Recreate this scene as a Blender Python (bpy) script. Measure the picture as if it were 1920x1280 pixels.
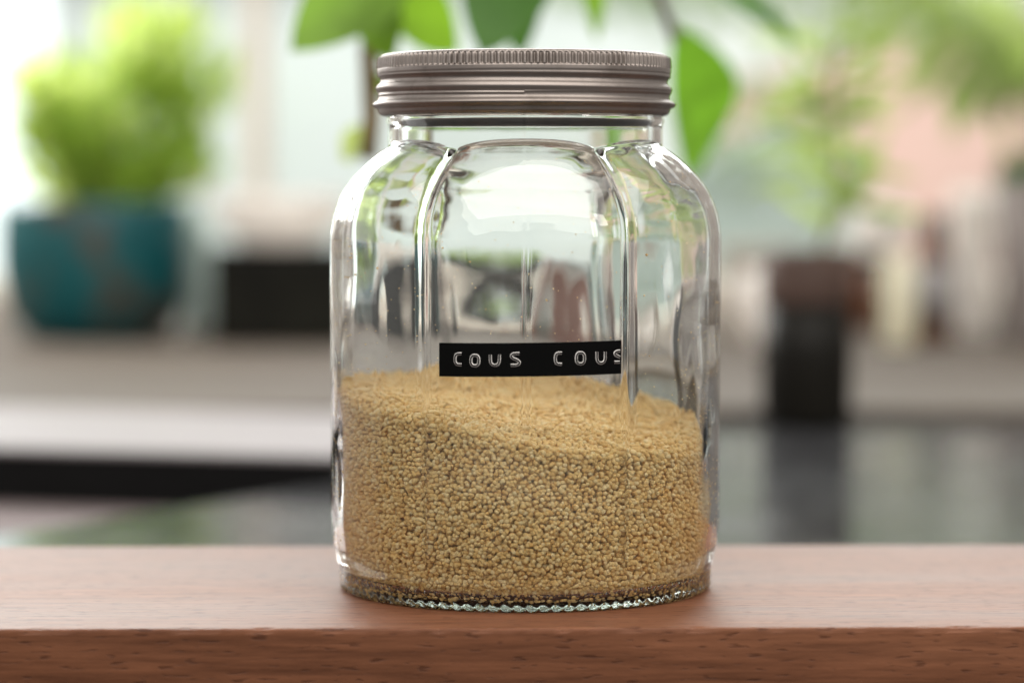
import bpy, math, random
import numpy as np
import bmesh
from mathutils import Vector, Matrix

scene = bpy.context.scene
for o in list(bpy.data.objects):
    bpy.data.objects.remove(o)
R = math.radians
rng = np.random.default_rng(7)
random.seed(7)

# ------------------------------------------------------------------ camera
CAM = Vector((-0.0034, -0.74, 0.1035))
PITCH = R(3.09)
FPX = 5382.0                       # focal length in photo pixels (1920 wide)
cd = bpy.data.cameras.new("camera")
cam = bpy.data.objects.new("camera", cd)
scene.collection.objects.link(cam)
cam.location = CAM
cam.rotation_euler = (R(90) - PITCH, 0, 0)
cd.sensor_width = 36.0
cd.lens = FPX / 1920 * 36
cd.clip_start = 0.02
cd.clip_end = 100
cd.dof.use_dof = True
cd.dof.focus_distance = 0.703
cd.dof.aperture_fstop = 6.9
scene.camera = cam

# ------------------------------------------------------------------ world, lamps, exposure
world = bpy.data.worlds.new("World")
scene.world = world
world.use_nodes = True
wb = world.node_tree.nodes["Background"]
wb.inputs[0].default_value = (1.0, 0.965, 0.93, 1)
wb.inputs[1].default_value = 0.40


def area(name, loc, target, sx, sy, watts, col=(1, 1, 1)):
    ld = bpy.data.lights.new(name, 'AREA')
    ld.shape = 'RECTANGLE'
    ld.size, ld.size_y = sx, sy
    ld.energy = watts
    ld.color = col
    o = bpy.data.objects.new(name, ld)
    scene.collection.objects.link(o)
    o.location = loc
    d = Vector(target) - Vector(loc)
    o.rotation_euler = d.to_track_quat('-Z', 'Y').to_euler()
    return o


area("window_light", (-0.2, 2.1, 1.15), (0, 0.1, 0.0), 2.2, 1.0, 52, (1.0, 0.99, 0.97))
area("side_window_light", (-1.5, 0.55, 0.5), (0, 0, 0.08), 0.9, 0.9, 3.5, (1.0, 0.99, 0.98))
area("herb_backlight", (-1.05, 2.05, 0.62), (-0.35, 1.6, 0.08), 0.7, 0.6, 30, (1.0, 0.99, 0.95))  # added lamp that brightens the herb from behind, no window there
area("front_fill", (0.2, -1.1, 1.75), (0, 0, 0.05), 3.8, 2.6, 100, (1.0, 0.955, 0.90))  # added soft fill above the camera, brightens the fronts and the couscous
area("glint_lamp", (0.95, -0.75, 0.55), (0, 0, 0.06), 0.16, 0.26, 1.3, (1.0, 0.96, 0.9))  # small added lamp for sparkle on glass and label
area("garden_daylight", (0.3, 3.6, 3.2), (0.2, 6.0, 0.2), 4.0, 2.0, 265, (1.0, 0.99, 0.97))

scene.view_settings.view_transform = 'Standard'
scene.view_settings.look = 'None'
scene.view_settings.exposure = 0.0
scene.view_settings.gamma = 1.0
scene.view_settings.use_curve_mapping = False
scene.render.engine = 'CYCLES'
cy = scene.cycles
cy.use_denoising = True
cy.max_bounces = 24
cy.transmission_bounces = 20
cy.glossy_bounces = 8
cy.diffuse_bounces = 5
cy.transparent_max_bounces = 12
cy.caustics_reflective = True
cy.caustics_refractive = True
cy.blur_glossy = 0.4
cy.sample_clamp_indirect = 8.0


# ------------------------------------------------------------------ helpers
def at(px, py, D):
    """photo direction -> real point at D metres beyond the camera (along +y)."""
    u, v = (px - 960) / FPX, -(py - 640) / FPX
    c, s = math.cos(PITCH), math.sin(PITCH)
    d = Vector((u, c + v * s, -s + v * c))
    return CAM + d * (D / d.y)


def link(o, parent=None):
    scene.collection.objects.link(o)
    if parent is not None:
        o.parent = parent
    return o


def tag(o, label=None, cat=None, group=None, kind=None):
    if label: o["label"] = label
    if cat: o["category"] = cat
    if group: o["group"] = group
    if kind: o["kind"] = kind
    return o


def empty(name, loc, label, cat, group=None):
    o = bpy.data.objects.new(name, None)
    o.location = loc
    o.empty_display_size = 0.02
    link(o)
    return tag(o, label, cat, group)


def mesh_obj(name, verts, faces, mat, parent=None, smooth=True, loc=None):
    me = bpy.data.meshes.new(name)
    me.from_pydata([tuple(v) for v in verts], [], [tuple(f) for f in faces])
    if smooth:
        me.polygons.foreach_set("use_smooth", [True] * len(me.polygons))
    for m in (mat if isinstance(mat, (list, tuple)) else [mat]):
        me.materials.append(m)
    me.update()
    o = bpy.data.objects.new(name, me)
    if loc is not None:
        o.location = loc
    return link(o, parent)


def np_mesh(name, V, F, mat, parent=None, smooth=True):
    """fast mesh from numpy arrays (all faces have the same corner count)"""
    me = bpy.data.meshes.new(name)
    n, k = F.shape
    me.vertices.add(len(V))
    me.vertices.foreach_set("co", V.astype(np.float32).ravel())
    me.loops.add(n * k)
    me.loops.foreach_set("vertex_index", F.astype(np.int32).ravel())
    me.polygons.add(n)
    me.polygons.foreach_set("loop_start", np.arange(0, n * k, k, dtype=np.int32))
    me.polygons.foreach_set("use_smooth", np.full(n, smooth))
    me.update(calc_edges=True)
    me.validate()
    me.materials.append(mat)
    o = bpy.data.objects.new(name, me)
    return link(o, parent)


def lathe(name, prof, mat, parent=None, seg=64, loc=(0, 0, 0), smooth=True):
    """closed surface of revolution; first and last profile points may sit on the axis"""
    V, F = [], []
    rows = []
    for r, z in prof:
        if r < 1e-6:
            rows.append([len(V)]); V.append((0, 0, z))
        else:
            rows.append(list(range(len(V), len(V) + seg)))
            for i in range(seg):
                a = 2 * math.pi * i / seg
                V.append((r * math.cos(a), r * math.sin(a), z))
    for a, b in zip(rows[:-1], rows[1:]):
        for i in range(seg):
            j = (i + 1) % seg
            if len(a) == 1 and len(b) == 1: continue
            if len(a) == 1: F.append((a[0], b[j], b[i]))
            elif len(b) == 1: F.append((a[i], a[j], b[0]))
            else: F.append((a[i], a[j], b[j], b[i]))
    return mesh_obj(name, V, F, mat, parent, smooth, loc)


def prism(name, pts, z0, z1, mat, parent=None, bevel=0.0, loc=None, rz=0.0):
    """extruded outline with a bevel modifier-free chamfer along the top and bottom"""
    import bmesh
    bm = bmesh.new()
    vs = [bm.verts.new((x, y, z0)) for x, y in pts]
    f = bm.faces.new(vs)
    r = bmesh.ops.extrude_face_region(bm, geom=[f])
    for v in [g for g in r["geom"] if isinstance(g, bmesh.types.BMVert)]:
        v.co.z = z1
    bmesh.ops.recalc_face_normals(bm, faces=bm.faces)
    if bevel > 0:
        bmesh.ops.bevel(bm, geom=list(bm.edges), offset=bevel, segments=3, profile=0.5, affect='EDGES')
    me = bpy.data.meshes.new(name)
    bm.to_mesh(me); bm.free()
    me.materials.append(mat)
    o = bpy.data.objects.new(name, me)
    if loc is not None: o.location = loc
    o.rotation_euler.z = rz
    return link(o, parent)


def box(name, x0, x1, y0, y1, z0, z1, mat, parent=None, bevel=0.0, loc=None, rz=0.0):
    return prism(name, [(x0, y0), (x1, y0), (x1, y1), (x0, y1)], z0, z1, mat, parent, bevel, loc, rz)


def tube(name, pts, radii, mat, parent=None, seg=10):
    pts = [Vector(p) for p in pts]
    V, F = [], []
    n = len(pts)
    up = Vector((0.31, 0.17, 0.93)).normalized()
    for i, p in enumerate(pts):
        t = (pts[min(i + 1, n - 1)] - pts[max(i - 1, 0)]).normalized()
        a = t.cross(up)
        if a.length < 1e-3: a = t.cross(Vector((1, 0, 0)))
        a.normalize(); b = t.cross(a)
        r = radii[i] if hasattr(radii, "__len__") else radii
        for k in range(seg):
            w = 2 * math.pi * k / seg
            V.append(p + a * (r * math.cos(w)) + b * (r * math.sin(w)))
    for i in range(n - 1):
        for k in range(seg):
            l = (k + 1) % seg
            F.append((i * seg + k, i * seg + l, (i + 1) * seg + l, (i + 1) * seg + k))
    F.append(tuple(range(seg - 1, -1, -1)))
    F.append(tuple(range((n - 1) * seg, n * seg)))
    return mesh_obj(name, V, F, mat, parent)


def bez(p0, p1, p2, n=9):
    p0, p1, p2 = Vector(p0), Vector(p1), Vector(p2)
    return [(1 - t) ** 2 * p0 + 2 * t * (1 - t) * p1 + t * t * p2 for t in [i / (n - 1) for i in range(n)]]


def leaf_geo(base, tip, width, nrm, droop=0.0, fold=0.25, n=8, peak=0.45):
    """leaf blade: midrib with droop, folded halves, pointed oval outline"""
    base, tip, nrm = Vector(base), Vector(tip), Vector(nrm).normalized()
    ax = tip - base
    L = ax.length
    t = ax.normalized()
    side = t.cross(nrm).normalized()
    nn = side.cross(t).normalized()
    V, F = [], []
    for i in range(n + 1):
        s = i / n
        prof = (math.sin(math.pi * s ** (math.log(0.5) / math.log(peak)))) ** 0.8 if 0 < s < 1 else 0.0
        h = max(width * 0.5 * prof, 1e-5)
        c = base + ax * s + nn * (droop * L * (4 * s * (1 - s)))
        for k in (-1, -0.5, 0, 0.5, 1):
            V.append(c + side * (h * k) + nn * (abs(k) * h * fold + 0.03 * width * math.sin(9 * s + 3 * k)))
    for i in range(n):
        for k in range(4):
            a = i * 5 + k
            F.append((a, a + 1, a + 6, a + 5))
    return V, F


def join_geo(parts):
    V, F = [], []
    for v, f in parts:
        o = len(V)
        V += v
        F += [tuple(i + o for i in q) for q in f]
    return V, F


# ------------------------------------------------------------------ materials
def new_mat(name):
    m = bpy.data.materials.new(name)
    m.use_nodes = True
    nt = m.node_tree
    return m, nt, nt.nodes["Principled BSDF"]


def N(nt, typ, **kw):
    n = nt.nodes.new(typ)
    for k, v in kw.items():
        setattr(n, k, v)
    return n


def noise(nt, scale, detail=4, coord=None, vec_scale=None, rough=0.55):
    tc = N(nt, "ShaderNodeTexCoord")
    src = tc.outputs["Object"]
    if vec_scale is not None:
        mp = N(nt, "ShaderNodeMapping")
        mp.inputs["Scale"].default_value = vec_scale
        nt.links.new(src, mp.inputs[0])
        src = mp.outputs[0]
    n = N(nt, "ShaderNodeTexNoise")
    n.inputs["Scale"].default_value = scale
    n.inputs["Detail"].default_value = detail
    n.inputs["Roughness"].default_value = rough
    nt.links.new(src, n.inputs["Vector"])
    return n


def ramp(nt, fac, stops):
    r = N(nt, "ShaderNodeValToRGB")
    el = r.color_ramp.elements
    el[0].position, el[0].color = stops[0][0], (*stops[0][1], 1)
    el[1].position, el[1].color = stops[-1][0], (*stops[-1][1], 1)
    for p, c in stops[1:-1]:
        e = el.new(p); e.color = (*c, 1)
    nt.links.new(fac, r.inputs[0])
    return r


def paint(name, col, rough=0.5, var=0.12, scale=30, metallic=0.0, bump=0.0, spec=0.5, coat=0.0):
    m, nt, p = new_mat(name)
    n = noise(nt, scale)
    r = ramp(nt, n.outputs["Fac"], [(0.3, tuple(c * (1 - var) for c in col)), (0.7, tuple(min(1, c * (1 + var)) for c in col))])
    nt.links.new(r.outputs[0], p.inputs["Base Color"])
    p.inputs["Roughness"].default_value = rough
    p.inputs["Metallic"].default_value = metallic
    p.inputs["Specular IOR Level"].default_value = spec
    p.inputs["Coat Weight"].default_value = coat
    if bump > 0:
        b = N(nt, "ShaderNodeBump")
        b.inputs["Strength"].default_value = bump
        b.inputs["Distance"].default_value = 0.001
        nt.links.new(n.outputs["Fac"], b.inputs["Height"])
        nt.links.new(b.outputs[0], p.inputs["Normal"])
    return m


def leaf_mat(name, col, trans, var=0.25, scale=40):
    m, nt, p = new_mat(name)
    n = noise(nt, scale)
    r = ramp(nt, n.outputs["Fac"], [(0.3, tuple(c * (1 - var) for c in col)), (0.7, tuple(c * (1 + var) for c in col))])
    nt.links.new(r.outputs[0], p.inputs["Base Color"])
    p.inputs["Roughness"].default_value = 0.45
    t = N(nt, "ShaderNodeBsdfTranslucent")
    mixc = ramp(nt, n.outputs["Fac"], [(0.3, tuple(c * (1 - var) for c in trans)), (0.7, tuple(min(1, c * (1 + var)) for c in trans))])
    nt.links.new(mixc.outputs[0], t.inputs[0])
    mx = N(nt, "ShaderNodeMixShader")
    mx.inputs[0].default_value = 0.55
    out = nt.nodes["Material Output"]
    nt.links.new(p.outputs[0], mx.inputs[1])
    nt.links.new(t.outputs[0], mx.inputs[2])
    nt.links.new(mx.outputs[0], out.inputs[0])
    return m


def glass_mat():
    m, nt, p = new_mat("jar_glass")
    p.inputs["Base Color"].default_value = (0.985, 0.992, 0.985, 1)
    p.inputs["Transmission Weight"].default_value = 1.0
    p.inputs["Roughness"].default_value = 0.0
    p.inputs["IOR"].default_value = 1.5
    va = N(nt, "ShaderNodeVolumeAbsorption")
    va.inputs["Color"].default_value = (0.72, 0.78, 0.74, 1)
    va.inputs["Density"].default_value = 22.0
    nt.links.new(va.outputs[0], nt.nodes["Material Output"].inputs["Volume"])
    n = noise(nt, 55, 2)
    b = N(nt, "ShaderNodeBump")
    b.inputs["Strength"].default_value = 0.08
    b.inputs["Distance"].default_value = 0.0012
    nt.links.new(n.outputs["Fac"], b.inputs["Height"])
    nt.links.new(b.outputs[0], p.inputs["Normal"])
    return m


def pane_mat():
    m, nt, p = new_mat("window_pane")
    nt.nodes.remove(p)
    t = N(nt, "ShaderNodeBsdfTransparent")
    t.inputs[0].default_value = (0.96, 0.98, 0.97, 1)
    g = N(nt, "ShaderNodeBsdfGlossy")
    g.inputs["Roughness"].default_value = 0.02
    fr = N(nt, "ShaderNodeFresnel")
    fr.inputs[0].default_value = 1.45
    mx = N(nt, "ShaderNodeMixShader")
    nt.links.new(fr.outputs[0], mx.inputs[0])
    nt.links.new(t.outputs[0], mx.inputs[1])
    nt.links.new(g.outputs[0], mx.inputs[2])
    nt.links.new(mx.outputs[0], nt.nodes["Material Output"].inputs[0])
    return m


def board_mat():
    m, nt, p = new_mat("board_wood")
    L = nt.links
    broad = noise(nt, 9, 5, vec_scale=(0.35, 3.0, 3.0))
    fine = noise(nt, 420, 6, vec_scale=(0.07, 1.0, 1.0), rough=0.7)
    fleck = noise(nt, 1200, 2, vec_scale=(0.15, 0.55, 1.0), rough=0.4)
    base = ramp(nt, broad.outputs["Fac"], [(0.25, (0.120, 0.046, 0.022)), (0.5, (0.170, 0.068, 0.034)), (0.78, (0.225, 0.096, 0.050))])
    fr = ramp(nt, fine.outputs["Fac"], [(0.3, (0.55, 0.52, 0.50)), (0.7, (1.22, 1.22, 1.22))])
    mul = N(nt, "ShaderNodeMix", data_type='RGBA', blend_type='MULTIPLY')
    mul.inputs[0].default_value = 1.0
    L.new(base.outputs[0], mul.inputs[6]); L.new(fr.outputs[0], mul.inputs[7])
    fk = ramp(nt, fleck.outputs["Fac"], [(0.31, (0.30, 0.24, 0.22)), (0.39, (1, 1, 1))])
    mul2 = N(nt, "ShaderNodeMix", data_type='RGBA', blend_type='MULTIPLY')
    mul2.inputs[0].default_value = 0.6
    L.new(mul.outputs[2], mul2.inputs[6]); L.new(fk.outputs[0], mul2.inputs[7])
    L.new(mul2.outputs[2], p.inputs["Base Color"])
    rr = ramp(nt, broad.outputs["Fac"], [(0.2, (0.42,) * 3), (0.8, (0.58,) * 3)])
    L.new(rr.outputs[0], p.inputs["Roughness"])
    p.inputs["Specular IOR Level"].default_value = 0.17
    add = N(nt, "ShaderNodeMath", operation='ADD')
    L.new(fine.outputs["Fac"], add.inputs[0]); L.new(fk.outputs[0], add.inputs[1])
    b = N(nt, "ShaderNodeBump")
    b.inputs["Strength"].default_value = 0.35
    b.inputs["Distance"].default_value = 0.0004
    L.new(add.outputs[0], b.inputs["Height"])
    L.new(b.outputs[0], p.inputs["Normal"])
    return m


def ledge_mat():
    m, nt, p = new_mat("ledge_wood")
    n = noise(nt, 6, 5, vec_scale=(0.3, 4.0, 4.0))
    r = ramp(nt, n.outputs["Fac"], [(0.3, (0.075, 0.060, 0.048)), (0.7, (0.12, 0.098, 0.080))])
    nt.links.new(r.outputs[0], p.inputs["Base Color"])
    p.inputs["Roughness"].default_value = 0.6
    p.inputs["Specular IOR Level"].default_value = 0.06
    return m


def stone_mat():
    m, nt, p = new_mat("dark_stone")
    n = noise(nt, 90, 6)
    r = ramp(nt, n.outputs["Fac"], [(0.35, (0.018, 0.018, 0.020)), (0.62, (0.05, 0.05, 0.052)), (0.75, (0.12, 0.12, 0.12))])
    nt.links.new(r.outputs[0], p.inputs["Base Color"])
    n2 = noise(nt, 14, 4)
    r2 = ramp(nt, n2.outputs["Fac"], [(0.3, (0.10,) * 3), (0.7, (0.26,) * 3)])
    nt.links.new(r2.outputs[0], p.inputs["Roughness"])
    p.inputs["Specular IOR Level"].default_value = 0.09
    return m


def lid_mat():
    m, nt, p = new_mat("lid_metal")
    n = noise(nt, 45, 6, rough=0.65)
    r = ramp(nt, n.outputs["Fac"], [(0.28, (0.13, 0.108, 0.092)), (0.5, (0.27, 0.236, 0.215)), (0.8, (0.33, 0.295, 0.27))])
    nt.links.new(r.outputs[0], p.inputs["Base Color"])
    p.inputs["Metallic"].default_value = 0.9
    rr = ramp(nt, n.outputs["Fac"], [(0.3, (0.55,) * 3), (0.8, (0.40,) * 3)])
    nt.links.new(rr.outputs[0], p.inputs["Roughness"])
    b = N(nt, "ShaderNodeBump")
    b.inputs["Strength"].default_value = 0.12
    b.inputs["Distance"].default_value = 0.0006
    nt.links.new(n.outputs["Fac"], b.inputs["Height"])
    nt.links.new(b.outputs[0], p.inputs["Normal"])
    return m


def couscous_mat():
    m, nt, p = new_mat("couscous_grain")
    a = N(nt, "ShaderNodeAttribute", attribute_name="tint")
    r = ramp(nt, a.outputs["Fac"], [(0.0, (0.78, 0.50, 0.18)), (0.5, (0.91, 0.66, 0.285)), (1.0, (0.96, 0.78, 0.43))])
    nt.links.new(r.outputs[0], p.inputs["Base Color"])
    p.inputs["Roughness"].default_value = 0.55
    p.inputs["Specular IOR Level"].default_value = 0.25
    t = N(nt, "ShaderNodeBsdfTranslucent")
    nt.links.new(r.outputs[0], t.inputs[0])
    mx = N(nt, "ShaderNodeMixShader")
    mx.inputs[0].default_value = 0.20
    nt.links.new(p.outputs[0], mx.inputs[1]); nt.links.new(t.outputs[0], mx.inputs[2])
    nt.links.new(mx.outputs[0], nt.nodes["Material Output"].inputs[0])
    return m


def sky_mat():
    m, nt, p = new_mat("sky_light")
    nt.nodes.remove(p)
    e = N(nt, "ShaderNodeEmission")
    e.inputs[0].default_value = (0.95, 1.0, 0.99, 1)
    e.inputs[1].default_value = 2.2
    nt.links.new(e.outputs[0], nt.nodes["Material Output"].inputs[0])
    return m


M_GLASS, M_PANE, M_BOARD, M_LEDGE, M_STONE = glass_mat(), pane_mat(), board_mat(), ledge_mat(), stone_mat()
M_LID, M_COUS, M_SKY = lid_mat(), couscous_mat(), sky_mat()
M_TAPE = paint("tape_black", (0.003, 0.003, 0.003), 0.22, spec=0.06)
M_EMBOSS = paint("tape_stretch", (0.50, 0.48, 0.46), 0.45, 0.25, 900)
M_EMTOP = paint("tape_letter_top", (0.02, 0.02, 0.02), 0.35, spec=0.2)
M_TEAL = paint("teal_glaze", (0.006, 0.075, 0.085), 0.3, 0.3, 22, spec=0.3)
M_BLACK = paint("black_gloss", (0.007, 0.007, 0.0045), 0.4, 0.7, 16, spec=0.15)
M_BLACKM = paint("black_matte", (0.005, 0.005, 0.005), 0.6, spec=0.08)
M_WHITE = leaf_mat("white_porcelain", (0.86, 0.83, 0.80), (0.88, 0.84, 0.80), 0.04)
M_OFFWHITE = paint("offwhite_paint", (0.66, 0.58, 0.50), 0.5, 0.06)
M_PALEBLUE = paint("pale_blue_glaze", (0.50, 0.62, 0.60), 0.3, 0.1)
M_SOIL = paint("soil", (0.03, 0.02, 0.014), 0.9, 0.4, 300, bump=0.8)
M_BROWN = paint("brown_clay", (0.16, 0.065, 0.04), 0.6, 0.2)
M_DARKPOT = paint("dark_glaze", (0.010, 0.009, 0.007), 0.45, 0.3, spec=0.12)
M_CREAM = paint("cream_wax", (0.62, 0.58, 0.42), 0.5, 0.05)
M_AMBER = paint("amber_glass", (0.085, 0.028, 0.009), 0.15, 0.2, spec=0.2)
M_LABEL = paint("grey_paper", (0.24, 0.225, 0.225), 0.7, 0.1)
M_GREYP = paint("grey_planter", (0.27, 0.235, 0.22), 0.6, 0.1)
M_BEIGE = paint("beige_card", (0.36, 0.32, 0.27), 0.7, 0.1)
M_SLABTOP = paint("pale_slab", (0.23, 0.207, 0.209), 0.5, 0.05, spec=0.08)
M_PINK = paint("pink_render", (0.73, 0.49, 0.43), 0.9, 0.08, 3)
M_PALEHOUSE = paint("pale_render", (0.66, 0.71, 0.70), 0.9, 0.05, 2)
M_PALESHED = paint("pale_shed", (0.64, 0.74, 0.72), 0.8, 0.05, 4)
M_TIN = paint("tin_paint", (0.055, 0.07, 0.055), 0.4, 0.2)
M_SLATE = paint("slate", (0.10, 0.095, 0.095), 0.8, 0.25, 12)
M_WALL = paint("wall_plaster", (0.42, 0.38, 0.35), 0.9, 0.06, 6)
def teal_mat():
    m, nt, p = new_mat("teal_glaze_reflection")
    n = noise(nt, 19, 2)
    r = ramp(nt, n.outputs["Fac"], [(0.30, (0.004, 0.060, 0.070)), (0.53, (0.008, 0.090, 0.098)), (0.66, (0.070, 0.055, 0.042))])  # brown stop paints in patches of reflected wood
    nt.links.new(r.outputs[0], p.inputs["Base Color"])
    p.inputs["Roughness"].default_value = 0.35
    p.inputs["Specular IOR Level"].default_value = 0.3
    return m


M_TEALP = teal_mat()
M_RIM = paint("rim_clay", (0.075, 0.046, 0.036), 0.6, 0.3, spec=0.2)
M_GROUND = paint("paving", (0.35, 0.33, 0.30), 0.9, 0.2, 5)
M_LOW = paint("low_top", (0.15, 0.12, 0.118), 0.85, 0.1, spec=0.2)
M_LIME = leaf_mat("lime_leaf", (0.28, 0.46, 0.06), (0.74, 0.92, 0.26))
M_GREEN = leaf_mat("broad_leaf", (0.085, 0.175, 0.012), (0.20, 0.37, 0.022))
M_GREENM = leaf_mat("mid_leaf", (0.07, 0.17, 0.012), (0.15, 0.33, 0.02))
M_GREEND = leaf_mat("dark_leaf", (0.035, 0.10, 0.010), (0.07, 0.20, 0.015))
M_OLIVE = leaf_mat("olive_leaf", (0.22, 0.30, 0.08), (0.45, 0.58, 0.16))
M_GARDEN = leaf_mat("garden_leaf", (0.26, 0.36, 0.18), (0.42, 0.54, 0.26))
M_STEM = paint("stem_bark", (0.20, 0.14, 0.06), 0.7, 0.3)
M_REDSTEM = paint("red_stem", (0.22, 0.09, 0.055), 0.6, 0.3)
M_ORANGE = leaf_mat("orange_petal", (0.62, 0.22, 0.05), (0.70, 0.25, 0.06))

# ------------------------------------------------------------------ the setting
ZC = -0.0285        # dark stone worktop
ZL = -0.0214        # wooden ledge
ZB = -0.0430        # lower top under the slab

# outdoors, seen blurred through the window
sk = mesh_obj("sky", [(-16, 14, -3), (16, 14, -3), (16, 14, 14), (-16, 14, 14)], [(0, 1, 2, 3)], M_SKY, smooth=False)
tag(sk, kind="structure")
gr = box("ground", -8, 8, 2.25, 14, -1.3, -1.2, M_GROUND); tag(gr, kind="structure")
hw = empty("garden_house", (0, 6, -1.2), "pale rendered house wall seen blurred beyond the window", "house")
xl, xr = at(85, 300, 6.7).x, at(2500, 300, 6.7).x
hz = 1.2 + at(960, -115, 6.7).z
box("wall", xl, xr, 0, 0.25, 0, hz, M_PALEHOUSE, hw)
V = [(xl - 0.05, -0.12, hz), (xr, -0.12, hz), (xr, 1.9, hz + 1.7), (xl - 0.05, 1.9, hz + 1.7)]
V += [(x, y, z + 0.08) for x, y, z in V]
mesh_obj("unseen_roof", V, [(3, 2, 1, 0), (4, 5, 6, 7), (0, 1, 5, 4), (1, 2, 6, 5), (2, 3, 7, 6), (3, 0, 4, 7)], M_SLATE, hw, smooth=False)  # out-of-view roof, added to darken the worktop's reflections
ph = empty("pink_house", (0, 5.6, -1.2), "pale pink house with sloping gable blurred beyond the window at right", "house")
x0, x1 = at(1325, 300, 6.34).x, at(2300, 300, 6.34).x
zt = 1.2 + at(1400, 95, 6.34).z
V = [(x0, 0, 0), (x1, 0, 0), (x1, 0, zt + 0.16), (x0 + 0.45, 0, zt + 0.02), (x0, 0, zt - 0.08)]
V += [(x, 0.25, z) for x, y, z in V]
mesh_obj("wall", V, [(0, 1, 2, 3, 4), (9, 8, 7, 6, 5), (0, 5, 6, 1), (1, 6, 7, 2), (2, 7, 8, 3), (3, 8, 9, 4), (4, 9, 5, 0)], M_PINK, ph, smooth=False)

# the worktops
lo = box("low_top", -1.2, 0.6, 0.15, 0.87, ZB - 0.03, ZB, M_LOW); tag(lo, kind="structure")
eL, eR = at(-300, 1040, 1.03), at(1560, 780, 1.66)
pA = (at(0, 1005, 1.085).x, 1.085 - 0.74)
pB = (at(620, 910, 1.269).x, 1.269 - 0.74)
dx, dy = pB[0] - pA[0], pB[1] - pA[1]
ext = lambda t: (pA[0] + dx * t, pA[1] + dy * t)
tB = (0.87 - pA[1]) / dy
pts = [(-0.9, -0.55), (1.3, -0.55), (1.3, 0.868), ext(tB - 0.01), ext(1), ext(0), ext(-2.0), (-0.9, -0.05)]
wt = prism("worktop", pts, ZC - 0.03, ZC, M_STONE); tag(wt, kind="structure")
ld = box("window_ledge", -1.6, 1.6, 0.875, 2.14, ZL - 0.05, ZL, M_LEDGE, bevel=0.002); tag(ld, kind="structure")

# low slab with pale top and black front
sl = empty("stone_slab", (-0.12, 0.56, ZB), "wide low slab with pale top and black front edge behind the jar at left", "slab")
fa, fb = at(-260, 840, 1.345), at(620, 858, 1.28)
sx, sy = (fb.x - fa.x), (fb.y - fa.y)
ya = lambda x: fa.y + (x - fa.x) * sy / sx
X0, X1 = -0.62, -0.035
slab = [(X0, ya(X0)), (X1, ya(X1)), (X1, ya(X1) + 0.235), (X0, ya(X0) + 0.235)]
ox, oy = sl.location.x, sl.location.y
prism("slab_body", [(x - ox, y - oy) for x, y in slab], 0.0, 0.0237, M_BLACKM, sl, bevel=0.001)
prism("slab_top", [(x - ox, y - oy + (0.0015 if i < 2 else 0)) for i, (x, y) in enumerate(slab)], 0.0238, 0.0262, M_SLABTOP, sl, bevel=0.0006)

# unseen wall beside the window, added to block outdoor brightness at the jar edges
for side in (-1, 1):
    kw = box("unseen_kitchen_wall", 0.80 * side, 2.4 * side, 2.14, 2.26, -0.4, 1.9, M_WALL)
    tag(kw, kind="structure")

# window frame
wf = empty("window", (0, 2.14, ZL), "pale framed kitchen window behind the pots on the ledge", "window")
xm = at(482, 200, 2.9).x
box("bottom_rail", -0.795, 0.795, 0, 0.05, 0.0, 0.022, M_OFFWHITE, wf, 0.003)
box("mullion", xm - 0.010, xm + 0.010, 0.002, 0.048, 0.022, 1.6, M_OFFWHITE, wf, 0.002)
box("pane", -0.795, xm - 0.010, 0.022, 0.026, 0.022, 1.6, M_PANE, wf)
box("pane", xm + 0.010, 0.795, 0.022, 0.026, 0.022, 1.6, M_PANE, wf)

# chopping board
bd = box("cutting_board", -0.34, 0.34, -0.0775, 0.0775, ZC, 0.0, M_BOARD, bevel=0.0007, loc=(0, 0.0075, 0), rz=R(0.9))
bmb = bmesh.new(); bmb.from_mesh(bd.data)
for co, no in (((0, -0.0758, 0), (0, 1, 0)), ((0, 0, -0.0014), (0, 0, 1))):
    bmesh.ops.bisect_plane(bmb, geom=list(bmb.verts) + list(bmb.edges) + list(bmb.faces), plane_co=co, plane_no=no)
for xc in np.linspace(-0.17, 0.17, 230):
    bmesh.ops.bisect_plane(bmb, geom=list(bmb.verts) + list(bmb.edges) + list(bmb.faces), plane_co=(xc, 0, 0), plane_no=(1, 0, 0))
for v in bmb.verts:                      # worn, slightly wavy and nicked front edge
    if v.co.y < -0.0760 and v.co.z > -0.0012 and abs(v.co.x) < 0.171:
        x = v.co.x
        w = 0.00010 * math.sin(x * 95) + 0.00008 * math.sin(x * 270 + 1) + 0.00005 * math.sin(x * 810 + 2)
        nick = max(0.0, math.sin(x * 151 + 2 * math.sin(x * 37)) - 0.93) * 0.004
        v.co.z -= abs(w) + nick
        v.co.y += abs(w) + nick
bmb.to_mesh(bd.data); bmb.free()
tag(bd, "reddish brown wooden cutting board under the glass jar", "cutting board")

# ------------------------------------------------------------------ glass jar
MM = 0.001
OUT_Z = np.array([0.0, 0.6, 1.8, 3.8, 5.6, 8.0, 12.8, 21, 41.7, 71.9, 89.8, 95.3, 100.1, 104.2, 108.35, 111.8, 114.2, 116.0, 118.0])
OUT_R = np.array([46.6, 47.3, 48.0, 48.2, 48.15, 49.0, 50.2, 50.75, 50.7, 50.8, 50.75, 50.2, 49.0, 47.0, 43.6, 39.6, 35.6, 32.0, 27.0])
NECK_R = 35.25


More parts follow.
